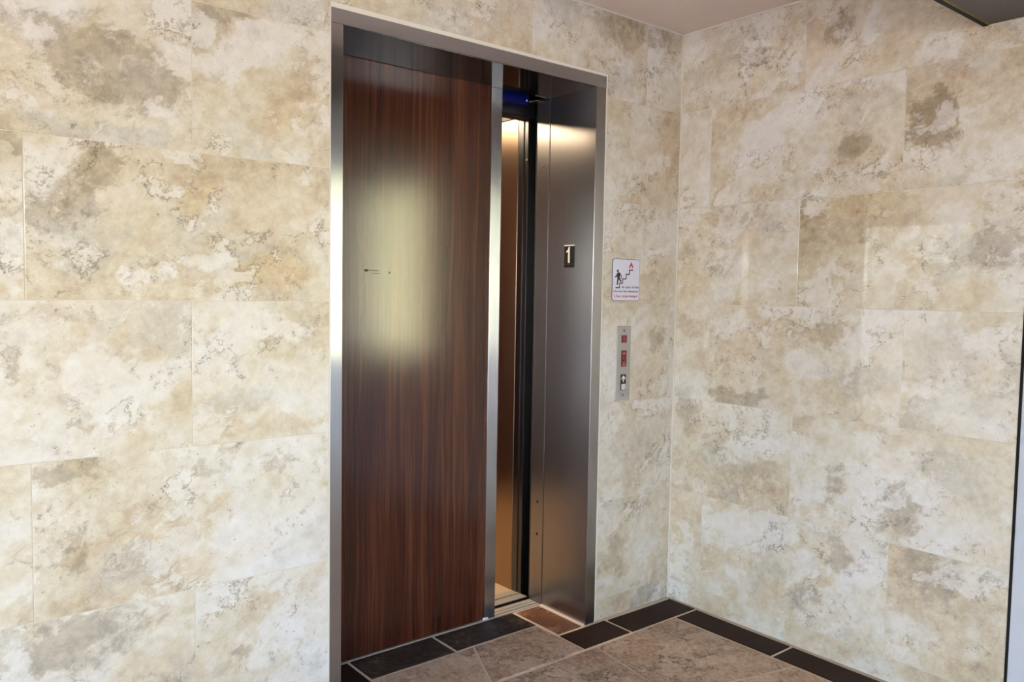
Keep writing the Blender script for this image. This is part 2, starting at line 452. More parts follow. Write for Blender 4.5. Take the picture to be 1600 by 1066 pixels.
def place(o, parent, loc):
    if parent is not None:
        o.parent = parent
        o.location = Vector(loc) - wloc(parent)
    else:
        o.location = loc
    return o

def bm_box(bm, x0, x1, y0, y1, z0, z1):
    vsx = [bm.verts.new((x, y, z)) for x in (x0, x1) for y in (y0, y1) for z in (z0, z1)]
    for idx in ((0, 1, 3, 2), (4, 6, 7, 5), (0, 4, 5, 1), (2, 3, 7, 6), (0, 2, 6, 4), (1, 5, 7, 3)):
        bm.faces.new([vsx[i] for i in idx])

def box(name, x0, x1, y0, y1, z0, z1, mat, parent=None, bevel=0.0, seg=1):
    c = Vector(((x0+x1)/2, (y0+y1)/2, (z0+z1)/2))
    bm = bmesh.new()
    bm_box(bm, x0-c.x, x1-c.x, y0-c.y, y1-c.y, z0-c.z, z1-c.z)
    if bevel:
        bmesh.ops.bevel(bm, geom=list(bm.edges), offset=bevel, segments=seg, affect='EDGES', profile=0.5)
    return finish(name, bm, mat, parent, c)

def prism(name, pts, axis, a0, a1, mat, parent=None, bevel=0.0):
    """polygon pts (2D) extruded along an axis (0,1,2) from a0 to a1"""
    cx = sum(p[0] for p in pts)/len(pts); cy = sum(p[1] for p in pts)/len(pts); ca = (a0+a1)/2
    i, j = ((1, 2), (0, 2), (0, 1))[axis]
    def mk(p, a):
        v = [0, 0, 0]; v[i] = p[0]-cx; v[j] = p[1]-cy; v[axis] = a-ca
        return v
    bm = bmesh.new()
    lo = [bm.verts.new(mk(p, a0)) for p in pts]
    hi = [bm.verts.new(mk(p, a1)) for p in pts]
    n = len(pts)
    bm.faces.new(lo); bm.faces.new(list(reversed(hi)))
    for k in range(n):
        bm.faces.new((lo[k], lo[(k+1) % n], hi[(k+1) % n], hi[k]))
    bmesh.ops.recalc_face_normals(bm, faces=bm.faces)
    if bevel:
        bmesh.ops.bevel(bm, geom=list(bm.edges), offset=bevel, segments=1, affect='EDGES')
    loc = [0, 0, 0]; loc[i] = cx; loc[j] = cy; loc[axis] = ca
    return finish(name, bm, mat, parent, loc)

def disc(name, c, axis, r, h, mat, parent=None, n=20, dome=0.0):
    """short cylinder with a domed cap along +/- axis"""
    bm = bmesh.new()
    rings = [(r, 0.0), (r, h*0.6), (r*0.8, h*0.9), (r*0.4, h)]
    vr = []
    for rr, hh in rings:
        ring = []
        for k in range(n):
            t = 2*math.pi*k/n
            ring.append(bm.verts.new((rr*math.cos(t), rr*math.sin(t), hh)))
        vr.append(ring)
    for a, b in zip(vr, vr[1:]):
        for k in range(n):
            bm.faces.new((a[k], a[(k+1) % n], b[(k+1) % n], b[k]))
    bm.faces.new(vr[-1]); bm.faces.new(list(reversed(vr[0])))
    q = Vector((0, 0, 1)).rotation_difference(Vector(axis)).to_matrix().to_4x4()
    bmesh.ops.transform(bm, matrix=q, verts=bm.verts)
    return finish(name, bm, mat, parent, c, smooth=False)

def thing(name, label, cat, loc, group=None):
    o = bpy.data.objects.new(name, None)
    COL.objects.link(o)
    o.location = loc
    o.empty_display_size = 0.1
    o['label'] = label; o['category'] = cat
    if group:
        o['group'] = group
    return o

def tag(o, label, cat, group=None):
    o['label'] = label; o['category'] = cat
    if group:
        o['group'] = group
    return o

def struct(o):
    o['kind'] = 'structure'
    return o

# ------------------------------------------------------------------ key dimensions
XLO, XLI, XRI, XRO = 1.1324, 1.1725, 2.2523, 2.3033
ZTI, ZTO = 2.134, 2.1787
XC, ZC = 2.7624, 2.4334
YD = 0.2776
Y_END = -1.347
BULK_Y, BULK_Z = -1.196, 2.188
X_LEFT, Y_BACK = -4.0, -4.6
ROWS = [0.0, 0.0855, 0.489, 0.8925, 1.296, 1.6995, 2.103, ZC]

# ------------------------------------------------------------------ setting: walls behind the tiles
TT = 0.010          # tile thickness
def multi_box(name, boxes, mat, parent=None):
    bm = bmesh.new()
    for b in boxes:
        bm_box(bm, *b)
    return finish(name, bm, mat, parent)

g = 0.0012          # recess of the grout behind the tile face
wall_back = struct(multi_box('wall_back', [
    (X_LEFT, XLO, g, 0.25, 0, ZC+0.02), (XRO, XC+0.25, g, 0.25, 0, ZC+0.02),
    (XLO, XRO, g, 0.25, ZTO, ZC+0.02)], MT['grout']))
wall_right = struct(multi_box('wall_right', [(XC+g, XC+0.25, Y_END-0.002, 0.0, 0, ZC+0.02)], MT['grout']))

tile_no = [0]
def wall_tile(poly, wall, tone, seed=None):
    """poly in (u, z); one tile with bevelled edges, its face in local XZ"""
    tile_no[0] += 1
    cx = sum(p[0] for p in poly)/len(poly); cz = sum(p[1] for p in poly)/len(poly)
    bm = bmesh.new()
    bv = 0.0009
    # inner loop offset for the bevel (axis-aligned polygons)
    n = len(poly)
    inner = []
    for k in range(n):
        p0, p, p1 = Vector(poly[k-1]), Vector(poly[k]), Vector(poly[(k+1) % n])
        d0, d1 = (p-p0).normalized(), (p1-p).normalized()
        n0, n1 = Vector((-d0.y, d0.x)), Vector((-d1.y, d1.x))
        inner.append(p + (n0+n1)*bv)
    back = [bm.verts.new((p[0]-cx, TT, p[1]-cz)) for p in poly]
    mid_ = [bm.verts.new((p[0]-cx, bv*0.7, p[1]-cz)) for p in poly]
    frt = [bm.verts.new((p[0]-cx, 0, p[1]-cz)) for p in inner]
    for k in range(n):
        j = (k+1) % n
        bm.faces.new((back[k], back[j], mid_[j], mid_[k]))
        bm.faces.new((mid_[k], mid_[j], frt[j], frt[k]))
    bm.faces.new(frt)
    us, zs = [p[0] for p in poly], [p[1] for p in poly]
    bl_ = [(b[1]-cx, b[2]-cz, *b[3:]) for b in BLOBS if b[0] == wall and min(us) < b[1] < max(us) and min(zs) < b[2] < max(zs)]
    mat_ = wall_tile_material('travertine_tile', bl_) if bl_ else MT['tile']
    if wall == 'A':
        o = finish('wall_tile', bm, mat_, wall_back, (cx, 0, cz))
    else:
        # u runs along -y on the right wall
        o = finish('wall_tile', bm, mat_, wall_right, (XC, -cx, cz))
        o.rotation_euler = (0, 0, -math.pi/2)
    rnd = random.Random(seed if seed is not None else 100+tile_no[0])
    o.color = (rnd.random(), rnd.random(), rnd.random(), tone)
    return o

J = 0.0010          # half joint
def rect(u0, u1, z0, z1):
    return [(u0+J, z0+J), (u1-J, z0+J), (u1-J, z1-J), (u0+J, z1-J)]

def run(u0, u1, joints):
    js = sorted([j for j in joints if u0+0.02 < j < u1-0.02])
    e = [u0]+js+[u1]
    return list(zip(e, e[1:]))

tones = {}
PAR = [0.723, 0.723, 0.330, 0.720, 0.325, 0.725, 0.325]
TONE_L = [0.40, 0.42, 0.40, 0.26, 0.62, 0.66, 0.70]
rt = random.Random(3)
for r in range(7):
    z0, z1 = ROWS[r], ROWS[r+1]
    js = [PAR[r]+0.8*k for k in range(-8, 6)]
    left_end = XLO
    for u0, u1 in run(X_LEFT, left_end, js):
        wall_tile(rect(u0, u1, z0, z1), 'A', TONE_L[r]+rt.uniform(-0.1, 0.1))
    if r < 6:
        rj = {0: [], 1: [2.702], 2: [], 3: [2.722], 4: [], 5: []}[r]
        for u0, u1 in run(XRO, XC, rj):
            wall_tile(rect(u0, u1, z0, z1), 'A', 0.48+rt.uniform(-0.08, 0.08))
    else:
        wall_tile(rect(XLO, 1.925, ZTO, z1), 'A', 0.60)
        wall_tile([(1.925+J, ZTO+J), (XRO+J, ZTO+J), (XRO+J, z0+J), (2.54-J, z0+J), (2.54-J, z1-J), (1.925+J, z1-J)], 'A', 0.62)
        wall_tile(rect(2.54, XC, z0, z1), 'A', 0.75)
RJ = [[0.578], [0.170, 0.966], [0.578], [0.181, 0.983], [0.578], [0.160, 0.957], [0.578]]
TONE_R = [[.5, .5, .5], [.5, .42, .5], [.42, .46], [.40, .52, .52], [.50, .58], [.58, .52, .80], [.62, .60]]
for r in range(7):
    for k, (u0, u1) in enumerate(run(0.0, -Y_END, RJ[r])):
        wall_tile(rect(u0, u1, ROWS[r], ROWS[r+1]), 'R', TONE_R[r][min(k, len(TONE_R[r])-1)])

# corner, ceiling and frame caulk lines
struct(box('trim_1', XC-0.005, XC+0.002, -0.005, 0.002, 0.0, ZC, MT['caulk']))
struct(box('trim_2', X_LEFT, XC, -0.005, 0.002, ZC-0.006, ZC, MT['caulk']))
struct(box('trim_3', XC-0.005, XC+0.002, BULK_Y, -0.005, ZC-0.006, ZC, MT['caulk']))
# black edge profile at the end of the tiled wall
struct(box('trim_4', XC-0.006, XC+0.02, Y_END-0.009, Y_END, 0.0, BULK_Z, MT['hoist'], None, 0.001))

# white stucco pier, parapet and head around the side window
WIN_Y0, WIN_Y1, WIN_Z0, WIN_Z1 = -1.47, -2.50, 0.92, 2.04
wall_side = struct(multi_box('wall_side', [
    (XC-0.004, XC+0.22, WIN_Y0, Y_END-0.009, 0, BULK_Z),
    (XC-0.004, XC+0.22, WIN_Y1, WIN_Y0, 0, WIN_Z0),
    (XC-0.004, XC+0.22, WIN_Y1, WIN_Y0, WIN_Z1, BULK_Z),
    (XC-0.004, XC+0.22, Y_BACK-0.2, WIN_Y1, 0, BULK_Z)], MT['stucco']))
OPEN_X0, OPEN_X1 = -1.6, -0.55
wall_front = struct(multi_box('wall_front', [
    (X_LEFT-0.2, OPEN_X0, Y_BACK-0.2, Y_BACK, 0, BULK_Z),
    (OPEN_X1, XC-0.004, Y_BACK-0.2, Y_BACK, 0, BULK_Z)], MT['stucco']))
wall_left = struct(multi_box('wall_left', [
    (X_LEFT-0.2, X_LEFT, -1.5, 0.25, 0, ZC+0.02), (X_LEFT-0.2, X_LEFT, Y_BACK, -4.2, 0, BULK_Z)], MT['stucco']))
ceiling = struct(multi_box('ceiling', [(X_LEFT-0.2, XC+0.25, BULK_Y+0.0, 0.25, ZC, ZC+0.25)], MT['ceiling']))
ceiling_low = struct(multi_box('ceiling_low', [(X_LEFT-0.2, XC+0.25, Y_BACK-0.25, BULK_Y, BULK_Z, ZC+0.25)], MT['ceiling_low']))
# dark strip with a yellow edge along the lower ceiling's lip
struct(box('trim_5', X_LEFT, XC, BULK_Y-0.008, BULK_Y+0.006, BULK_Z-0.003, BULK_Z+0.014, MT['hoist']))
struct(box('trim_6', X_LEFT, XC, BULK_Y-0.014, BULK_Y-0.008, BULK_Z-0.0012, BULK_Z+0.012, MT['yellow']))

# ------------------------------------------------------------------ floor
FX0, FY0 = X_LEFT, Y_BACK
floor = struct(multi_box('floor', [
    (FX0-0.2, XC+0.2, FY0-0.2, 0.0, -0.12, -0.003), (FX0-0.2, XC+0.2, 0.0, 0.25, -0.12, -0.0031), (XLI, XRI, 0.0, 0.272, -0.12, -0.003)], MT['floor_grout']))

ftn = [0]
def floor_tile(name, pts, mat, jit=0.003, z=0.0):
    ftn[0] += 1
    rnd = random.Random(500+ftn[0])
    # ccw polygon, subdivided and jittered a little so that the edges look hand cut
    ring = []
    n = len(pts)
    for k in range(n):
        a, b = Vector(pts[k]), Vector(pts[(k+1) % n])
        L = (b-a).length
        m = max(1, int(L/0.07))
        for s in range(m):
            p = a.lerp(b, s/m)
            ring.append(p + Vector((rnd.uniform(-1, 1), rnd.uniform(-1, 1)))*jit*(0.5 if s else 0.3))
    c = sum(ring, Vector((0, 0)))/len(ring)
    bm = bmesh.new()
    bot = [bm.verts.new((p.x-c.x, p.y-c.y, -0.012)) for p in ring]
    sh = [bm.verts.new((p.x-c.x, p.y-c.y, -0.0022)) for p in ring]
    top = []
    for p in ring:
        q = p + (c-p).normalized()*0.004
        top.append(bm.verts.new((q.x-c.x, q.y-c.y, 0.0)))
    m = len(ring)
    for k in range(m):
        j = (k+1) % m
        bm.faces.new((bot[k], bot[j], sh[j], sh[k]))
        bm.faces.new((sh[k], sh[j], top[j], top[k]))
    bm.faces.new(top)
    o = finish(name, bm, mat, floor, (c.x, c.y, z))
    o.color = (rnd.random(), rnd.random(), rnd.random(), 1)
    return o

def fr(x0, x1, y0, y1):
    return [(x0, y0), (x1, y0), (x1, y1), (x0, y1)]

# border in the recess of the doorway
floor_tile('border_tile', fr(1.350, 1.699, 0.114, 0.2735), MT['slate_rough'])
floor_tile('border_tile', fr(1.711, 2.098, 0.120, 0.2705), MT['slate_rough'])
floor_tile('border_tile', fr(2.112, 2.236, 0.000, 0.264), MT['slate_brown_lit'])
floor_tile('border_tile', fr(1.186, 1.338, -0.010, 0.272), MT['slate_dark'])
# border along the elevator wall, right of the doorway, and along the tiled wall
floor_tile('border_tile', fr(2.104, 2.352, -0.157, -0.014), MT['slate_dark'], 0.002)
floor_tile('border_tile', fr(2.364, 2.752, -0.158, -0.020), MT['slate_dark'], 0.002)
yb = -0.170
while yb > -1.5:
    y2 = yb-0.445
    floor_tile('border_tile', fr(2.616, 2.746, y2, yb), MT['slate_dark'], 0.002)
    yb = y2-0.011
# border along the elevator wall, left of the doorway
xb = 1.326
while xb > X_LEFT+0.1:
    x2 = max(xb-0.44, X_LEFT+0.01)
    floor_tile('border_tile', fr(x2, xb, -0.158, -0.018), MT['slate_dark'], 0.002)
    xb = x2-0.011
# field tiles
F = MT['slate_field']
floor_tile('field_tile', [(1.344, -0.160), (1.654, -0.160), (1.772, 0.105), (1.350, 0.103)], F)
floor_tile('field_tile', [(1.664, -0.160), (2.094, -0.160), (2.094, 0.112), (1.782, 0.106)], F)
floor_tile('field_tile', [(1.470, -0.640), (1.912, -0.560), (1.905, -0.172), (1.480, -0.172)], F)
floor_tile('field_tile', [(1.920, -0.560), (2.085, -0.590), (2.146, -0.172), (1.913, -0.172)], F)
floor_tile('field_tile', [(2.093, -0.590), (2.605, -0.712), (2.605, -0.168), (2.154, -0.172)], F)
floor_tile('field_tile', [(2.100, -1.10), (2.605, -1.12), (2.605, -0.722), (2.104, -0.600)], F)
floor_tile('field_tile', [(1.480, -1.10), (2.090, -1.10), (2.094, -0.600), (1.916, -0.570), (1.478, -0.650)], F)
y_edges = [-0.172, -0.64, -1.10, -1.57, -2.04, -2.51, -2.98, -3.45, -3.92, -4.39]
for a, b in zip(y_edges, y_edges[1:]):
    x = 2.605 if a < -1.0 else 1.470
    while x > X_LEFT+0.1:
        x2 = max(x-0.56-random.uniform(-0.08, 0.08), X_LEFT+0.01)
        floor_tile('field_tile', fr(x2+0.010, x, b+0.010, a), F)
        x = x2
# ------------------------------------------------------------------ elevator entrance (steel frame)
ent = thing('elevator_entrance', 'brushed steel elevator door frame set into the tiled wall', 'door frame', (1.71, 0.0, 0.0))
FP = -0.004                                    # frame face, just proud of the tiles
def frame_piece(name, *a, **k):
    return box(name, *a, **k)
jl = box('jamb', XLO, XLI, FP, YD-0.004, 0, ZTI, MT['steel'], ent, 0.0012, 2)
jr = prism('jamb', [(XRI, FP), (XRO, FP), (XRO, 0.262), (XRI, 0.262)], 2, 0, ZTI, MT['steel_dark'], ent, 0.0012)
hd = prism('head', [(FP-0.0015, ZTI), (YD-0.006, ZTI), (YD-0.006, ZTO), (FP-0.0015, ZTO)], 0, XLO, XRO, MT['steel'], ent, 0.0010)
box('soffit_panel', XLI+0.001, XRI-0.001, 0.004, YD-0.006, ZTI-0.0012, ZTI+0.0005, MT['steel_mirror'], ent)
box('screw', XRO-0.017, XRO-0.009, FP-0.003, FP, ZTO-0.024, ZTO-0.016, MT['screw'], hd, 0.002)
# strike jamb behind the reveal
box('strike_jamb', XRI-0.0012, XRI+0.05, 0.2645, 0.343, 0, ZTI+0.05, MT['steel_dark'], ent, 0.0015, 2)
box('strike_edge', XRI+0.0015, XRI+0.03, 0.3432, 0.3475, 0, ZTI, MT['steel'], ent, 0.001)
box('strike_return', XRI+0.016, XRI+0.05, 0.3477, 0.372, 0, ZTI, MT['hoist'], ent, 0.001)  # matt black carries the darkness of the hoistway gap in its colour
box('corner_bracket', XRI-0.05, XRI+0.003, 0.30, 0.343, ZTI-0.012, ZTI-0.007, MT['steel'], ent, 0.001)
for z in (1.86, 0.44, 0.30):
    disc('screw', (XRI-0.0012, 0.300, z), (-1, 0, 0), 0.006, 0.002, MT['black'], ent)
for z in (0.62, 0.50):
    disc('rivet', (XRI+0.016, 0.362, z), (-1, 0, 0), 0.003, 0.002, MT['steel'], ent)
# caulk around the frame
box('caulk', XRO, XRO+0.009, -0.003, 0.006, 0, ZTO+0.010, MT['caulk'], ent, 0.001)
prism('caulk', [(XLO, ZTO), (XRO, ZTO), (XRO, ZTO+0.010), (XLO, ZTO+0.016)], 1, -0.003, 0.006, MT['caulk'], ent)
box('caulk', XLO-0.003, XLO, -0.002, 0.006, 0, ZTO, MT['caulk'], ent)
box('caulk', XRI-0.012, XRI-0.0005, 0.0, 0.262, -0.002, 0.004, MT['floor_grout'], ent)
# hall sill; dark filler strips paint the shade in its grooves
sill = box('sill', XLI+0.01, XRI+0.003, 0.2765, 0.345, -0.05, -0.006, MT['aluminium'], ent)
for y0, y1 in ((0.2765, 0.289), (0.296, 0.313), (0.319, 0.345)):
    box('sill_rib', XLI+0.01, XRI+0.003, y0, y1, -0.006, 0.001, MT['aluminium'], sill, 0.001)

for y0, y1 in ((0.289, 0.296), (0.313, 0.319)):
    box('sill_groove_shade', XLI+0.01, XRI+0.003, y0, y1, -0.006, -0.0008, MT['black_steel'], sill)

# ------------------------------------------------------------------ sliding door
door = thing('elevator_door', 'dark wood-grain sliding elevator door, standing slightly open', 'door', (1.55, YD, 0.0))
DX1 = 2.008
pan = box('panel', 1.02, DX1-0.001, YD, YD+0.032, 0.006, 2.20, MT['wood'], door, 0.001)
st = box('edge_strip', 1.956, DX1, YD-0.0025, YD+0.034, 0.004, 2.20, MT['steel'], door, 0.0008)
st['label'] = 'brushed steel edge strip'
box('guide_shoe', 1.95, 1.975, YD-0.004, YD+0.02, 0.0005, 0.012, MT['white'], door, 0.002)
# scuffs on the laminate
def scuff(x0, x1, z0, z1):
    bm = bmesh.new()
    n = 14
    rnd = random.Random(int(x0*1000))
    up, dn = [], []
    for k in range(n+1):
        t = k/n
        w = (math.sin(math.pi*t)**0.5)*(z1-z0)/2*rnd.uniform(0.5, 1.0)
        zc = (z0+z1)/2 + rnd.uniform(-1, 1)*(z1-z0)*0.15
        up.append((x0+(x1-x0)*t, zc+w)); dn.append((x0+(x1-x0)*t, zc-w))
    poly = dn + list(reversed(up))
    return prism('scuff_mark', poly, 1, YD-0.0004, YD+0.0002, MT['scuff'], pan)
scuff(1.400, 1.418, 1.397, 1.408); scuff(1.418, 1.466, 1.401, 1.404); scuff(1.430, 1.468, 1.391, 1.394)
scuff(1.500, 1.508, 1.392, 1.401)

# ------------------------------------------------------------------ elevator car
car = thing('elevator_car', 'lit elevator car interior glimpsed through the gap beside the wooden door', 'elevator car', (1.5, 1.2, 0.0))
CX0, CX1, CY0, CY1, CZ = 0.70, 2.256, 0.475, 1.95, 2.30
box('wall_panel', CX1, CX1+0.02, CY0, 1.20, 0.0, 2.085, MT['steel_car'], car, 0.0015)
box('wall_panel', CX1, CX1+0.02, 1.203, CY1, 0.0, 2.085, MT['steel_car'], car, 0.0015)
box('frieze', CX1, CX1+0.02, CY0, CY1, 2.088, CZ, MT['black_steel'], car)
for k in range(3):
    xa = CX0+(CX1-CX0)*k/3; xb2 = CX0+(CX1-CX0)*(k+1)/3
    box('wall_panel', xa+0.002, xb2-0.002, CY1, CY1+0.02, 0.0, CZ, MT['car_wood'], car, 0.0015)
box('wall_panel', CX0-0.02, CX0, CY0, 1.20, 0.0, CZ, MT['car_wood'], car, 0.0015)
box('wall_panel', CX0-0.02, CX0, 1.203, CY1, 0.0, CZ, MT['car_wood'], car, 0.0015)
box('front_return', CX0-0.02, 1.16, 0.44, CY0, 0.0, CZ, MT['steel_car'], car, 0.0015)
box('car_ceiling', CX0-0.02, CX1+0.02, 0.40, CY1+0.02, CZ, CZ+0.03, MT['black_steel'], car)
lf = box('ceiling_light', 1.10, 1.95, 0.66, 1.40, CZ-0.03, CZ-0.0005, MT['steel'], car, 0.002)
box('light_diffuser', 1.13, 1.92, 0.69, 1.37, CZ-0.036, CZ-0.029, MT['car_lamp'], lf)
box('car_floor', CX0-0.02, CX1+0.02, CY0-0.004, CY1+0.02, -0.05, 0.0, MT['car_floor'], car)
csill = box('car_sill', CX0, CX1+0.008, 0.375, CY0-0.005, -0.06, -0.007, MT['aluminium'], car)
for y0, y1 in ((0.375, 0.420), (0.428, 0.4705)):
    box('sill_rib', CX0, CX1+0.008, y0, y1, -0.007, 0.001, MT['aluminium'], csill, 0.001)
box('sill_groove_shade', CX0, CX1+0.008, 0.420, 0.428, -0.007, -0.0008, MT['black_steel'], csill)  # dark filler painted in as the groove's shade
box('sill_gap_shade', CX0, CX1+0.03, 0.3715, 0.3748, -0.28, -0.0015, MT['hoist'], car)  # black sheet painting the shade in the gap between the sills
box('column', CX1+0.001, CX1+0.06, 0.440, 0.4745, 0.0, 2.09, MT['column'], car, 0.0018, 2)
box('column', CX1+0.006, CX1+0.06, 0.416, 0.4395, 0.0, 2.09, MT['column'], car, 0.0018, 2)
for z in (1.90,):
    disc('screw', (CX1+0.006, 0.424, z), (-1, 0, 0), 0.008, 0.002, MT['black'], car)
trn = box('header', CX0, CX1+0.03, 0.40, CY0, 2.075, 2.30, MT['black_steel'], car, 0.002)
bl = box('header_film', CX0, 2.205, 0.352, 0.399, 2.112, 2.24, MT['blue'], trn, 0.001)
bl['label'] = 'blue protective film along the car header'
disc('header_clip', (2.196, 0.352, 2.130), (0, -1, 0), 0.004, 0.003, MT['white'], trn)
# hoistway enclosure around the car
shaft = struct(multi_box('wall_hoistway', [
    (0.3, 0.32, 0.26, 2.3, -0.3, 2.9), (2.75, 2.77, 0.26, 2.3, -0.3, 2.9), (0.3, 2.77, 2.3, 2.32, -0.3, 2.9),
    (0.3, 2.77, 0.26, 2.32, 2.9, 2.92), (0.3, 2.77, 0.26, 2.32, -0.32, -0.3),
    (0.3, 2.77, 0.345, 0.347, -0.3, -0.05), (0.3, 2.77, 0.252, 0.26, 2.2, 2.9),
    (0.3, XLO, 0.252, 0.26, -0.3, 2.2), (XRO, 2.77, 0.252, 0.26, -0.3, 2.2)], MT['hoist']))

# ------------------------------------------------------------------ number plate on the reveal
PLX = XRI
npl = thing('floor_number_plate', 'small black plate with a white numeral 1 on the steel door reveal', 'sign', (PLX, 0.131, 1.435))
box('plate', PLX-0.003, PLX, 0.1015, 0.1605, 1.437, 1.528, MT['black'], npl, 0.0006)
box('top_strip', PLX-0.0042, PLX-0.0028, 0.1015, 0.1605, 1.523, 1.528, MT['numeral'], npl)
# numeral: mirror so that it reads from the lobby (y runs away from the viewer's right)
num = [(0.1275, 1.455), (0.1275, 1.520), (0.1330, 1.520), (0.1385, 1.508), (0.1470, 1.503), (0.1470, 1.497), (0.1365, 1.500), (0.1365, 1.455)]
prism('numeral', num, 0, PLX-0.0045, PLX-0.0028, MT['numeral'], npl)
box('braille_line', PLX-0.0038, PLX-0.0028, 0.108, 0.154, 1.450, 1.4512, MT['screw'], npl)

# ------------------------------------------------------------------ fire sign
def text_mesh(name, s, size, loc, mat, parent, width=None, depth=0.0004):
    cu = bpy.data.curves.new(name, 'FONT')
    cu.body = s; cu.size = size; cu.extrude = depth; cu.resolution_u = 3
    tmp = bpy.data.objects.new(name, cu)
    COL.objects.link(tmp)
    bpy.context.view_layer.update()
    dg = bpy.context.evaluated_depsgraph_get()
    me = bpy.data.meshes.new_from_object(tmp.evaluated_get(dg))
    bpy.data.objects.remove(tmp, do_unlink=True)
    xs = [v.co.x for v in me.vertices]
    x0, x1 = min(xs), max(xs)
    k = (width/(x1-x0)) if width else 1.0
    for v in me.vertices:
        x, y, z = v.co
        v.co = ((x-x0)*k, -z, y)
    me.update()
    me.flip_normals() if False else None
    me.materials.clear(); me.materials.append(mat)
    o = bpy.data.objects.new(name, me)
    COL.objects.link(o)
    return place(o, parent, loc)

SX0, SX1, SZ0, SZ1 = 2.3625, 2.5235, 1.3055, 1.4755
sg = thing('fire_stairs_sign', 'white fire-safety sign with a figure climbing stairs, above the call panel', 'sign', ((SX0+SX1)/2, 0, SZ0))
def round_rect(x0, x1, z0, z1, r, n=6):
    out = []
    for cx, cz, a in ((x1-r, z0+r, -90), (x1-r, z1-r, 0), (x0+r, z1-r, 90), (x0+r, z0+r, 180)):
        for k in range(n+1):
            t = math.radians(a+90*k/n)
            out.append((cx+r*math.cos(t), cz+r*math.sin(t)))
    return out
prism('backing', round_rect(SX0, SX1, SZ0, SZ1, 0.012), 1, -0.0026, -0.0002, MT['grey_edge'], sg)
face = prism('face', round_rect(SX0+0.0022, SX1-0.0022, SZ0+0.0022, SZ1-0.0022, 0.0105), 1, -0.0034, -0.0025, MT['white'], sg)
def S(u, v):     # fractions of the sign, v from the top
    return (SX0+(SX1-SX0)*u, SZ1-(SZ1-SZ0)*v)
def stroke(name, pts, w, mat, parent):
    bm = bmesh.new()
    cx, cz = pts[0]
    for a, b in zip(pts, pts[1:]):
        a, b = Vector(a), Vector(b)
        d = (b-a).normalized(); nn = Vector((-d.y, d.x))*w/2
        a2, b2 = a-d*w/2, b+d*w/2
        q = [a2-nn, b2-nn, b2+nn, a2+nn]
        lo = [bm.verts.new((p.x-cx, 0.0003, p.y-cz)) for p in q]
        hi = [bm.verts.new((p.x-cx, -0.0003, p.y-cz)) for p in q]
        bm.faces.new(lo); bm.faces.new(list(reversed(hi)))
        for k in range(4):
            bm.faces.new((lo[k], lo[(k+1) % 4], hi[(k+1) % 4], hi[k]))
    return finish(name, bm, mat, parent, (cx, -0.0036, cz))
stair = [(0.13, 0.69), (0.26, 0.69), (0.26, 0.58), (0.37, 0.58), (0.37, 0.475), (0.49, 0.475), (0.49, 0.365), (0.61, 0.365), (0.61, 0.26), (0.73, 0.26)]
stroke('stair_symbol', [S(*p) for p in stair], 0.0042, MT['ink'], sg)
fig = prism('figure_symbol', [S(*p) for p in ((0.17, 0.335), (0.24, 0.32), (0.28, 0.38), (0.26, 0.46), (0.33, 0.53), (0.31, 0.56), (0.22, 0.49), (0.20, 0.62), (0.16, 0.62), (0.175, 0.47), (0.165, 0.42), (0.09, 0.455), (0.085, 0.43), (0.15, 0.385))], 1, -0.0040, -0.0033, MT['ink'], sg)
disc('figure_head', (S(0.185, 0.292)[0], -0.0034, S(0.185, 0.292)[1]), (0, -1, 0), 0.0052, 0.0006, MT['ink'], fig)
stroke('figure_arm', [S(0.27, 0.35), S(0.33, 0.42), S(0.31, 0.47)], 0.0034, MT['ink'], fig)
prism('flame_symbol', [S(*p) for p in ((0.60, 0.215), (0.605, 0.16), (0.65, 0.11), (0.665, 0.06), (0.70, 0.12), (0.735, 0.165), (0.73, 0.215), (0.70, 0.215), (0.70, 0.18), (0.67, 0.145), (0.64, 0.18), (0.635, 0.215))], 1, -0.0040, -0.0033, MT['red_ink'], sg)
text_mesh('lettering', 'In case of fire', 0.0135, (S(0.36, 0)[0], -0.0037, S(0, 0.695)[1]), MT['ink'], sg, 0.098)
text_mesh('lettering', 'Do not use elevators', 0.0135, (S(0.055, 0)[0], -0.0037, S(0, 0.795)[1]), MT['ink'], sg, 0.145)
text_mesh('lettering', 'Use stairways', 0.017, (S(0.08, 0)[0], -0.0037, S(0, 0.915)[1]), MT['red_ink'], sg, 0.135)

# ------------------------------------------------------------------ call panel
PX0, PX1, PZ0, PZ1 = 2.3985, 2.4785, 0.899, 1.2035
cp = thing('call_panel', 'narrow steel elevator call panel on the tiled wall below the white sign', 'call panel', ((PX0+PX1)/2, 0, PZ0))
box('plate', PX0, PX1, -0.004, -0.0002, PZ0, PZ1, MT['plate'], cp, 0.001, 2)
def Q(u, v):
    return (PX0+(PX1-PX0)*u, PZ1-(PZ1-PZ0)*v)
for v in (0.062, 0.93):
    x, z = Q(0.5, v)
    s = disc('screw', (x, -0.004, z), (0, -1, 0), 0.0055, 0.0018, MT['screw'], cp)
    box('slot', x-0.004, x+0.004, -0.0062, -0.0056, z-0.0006, z+0.0006, MT['black'], s)
def window(u0, u1, v0, v1, mat, name):
    (xa, za), (xb3, zb) = Q(u0, v0), Q(u1, v1)
    return box(name, xa, xb3, -0.0052, -0.0036, zb, za, mat, cp, 0.0005)
w1 = window(0.31, 0.70, 0.125, 0.225, MT['red_lens'], 'key_window')
x, z = Q(0.505, 0.175)
disc('key_ring', (x, -0.0052, z), (0, -1, 0), 0.0075, 0.0008, MT['pink_print'], w1)
disc('key_core', (x, -0.0058, z), (0, -1, 0), 0.0042, 0.0008, MT['red_lens'], w1)
box('key_slot', x-0.0012, x+0.0012, -0.0068, -0.0060, z-0.003, z+0.003, MT['pink_print'], w1)
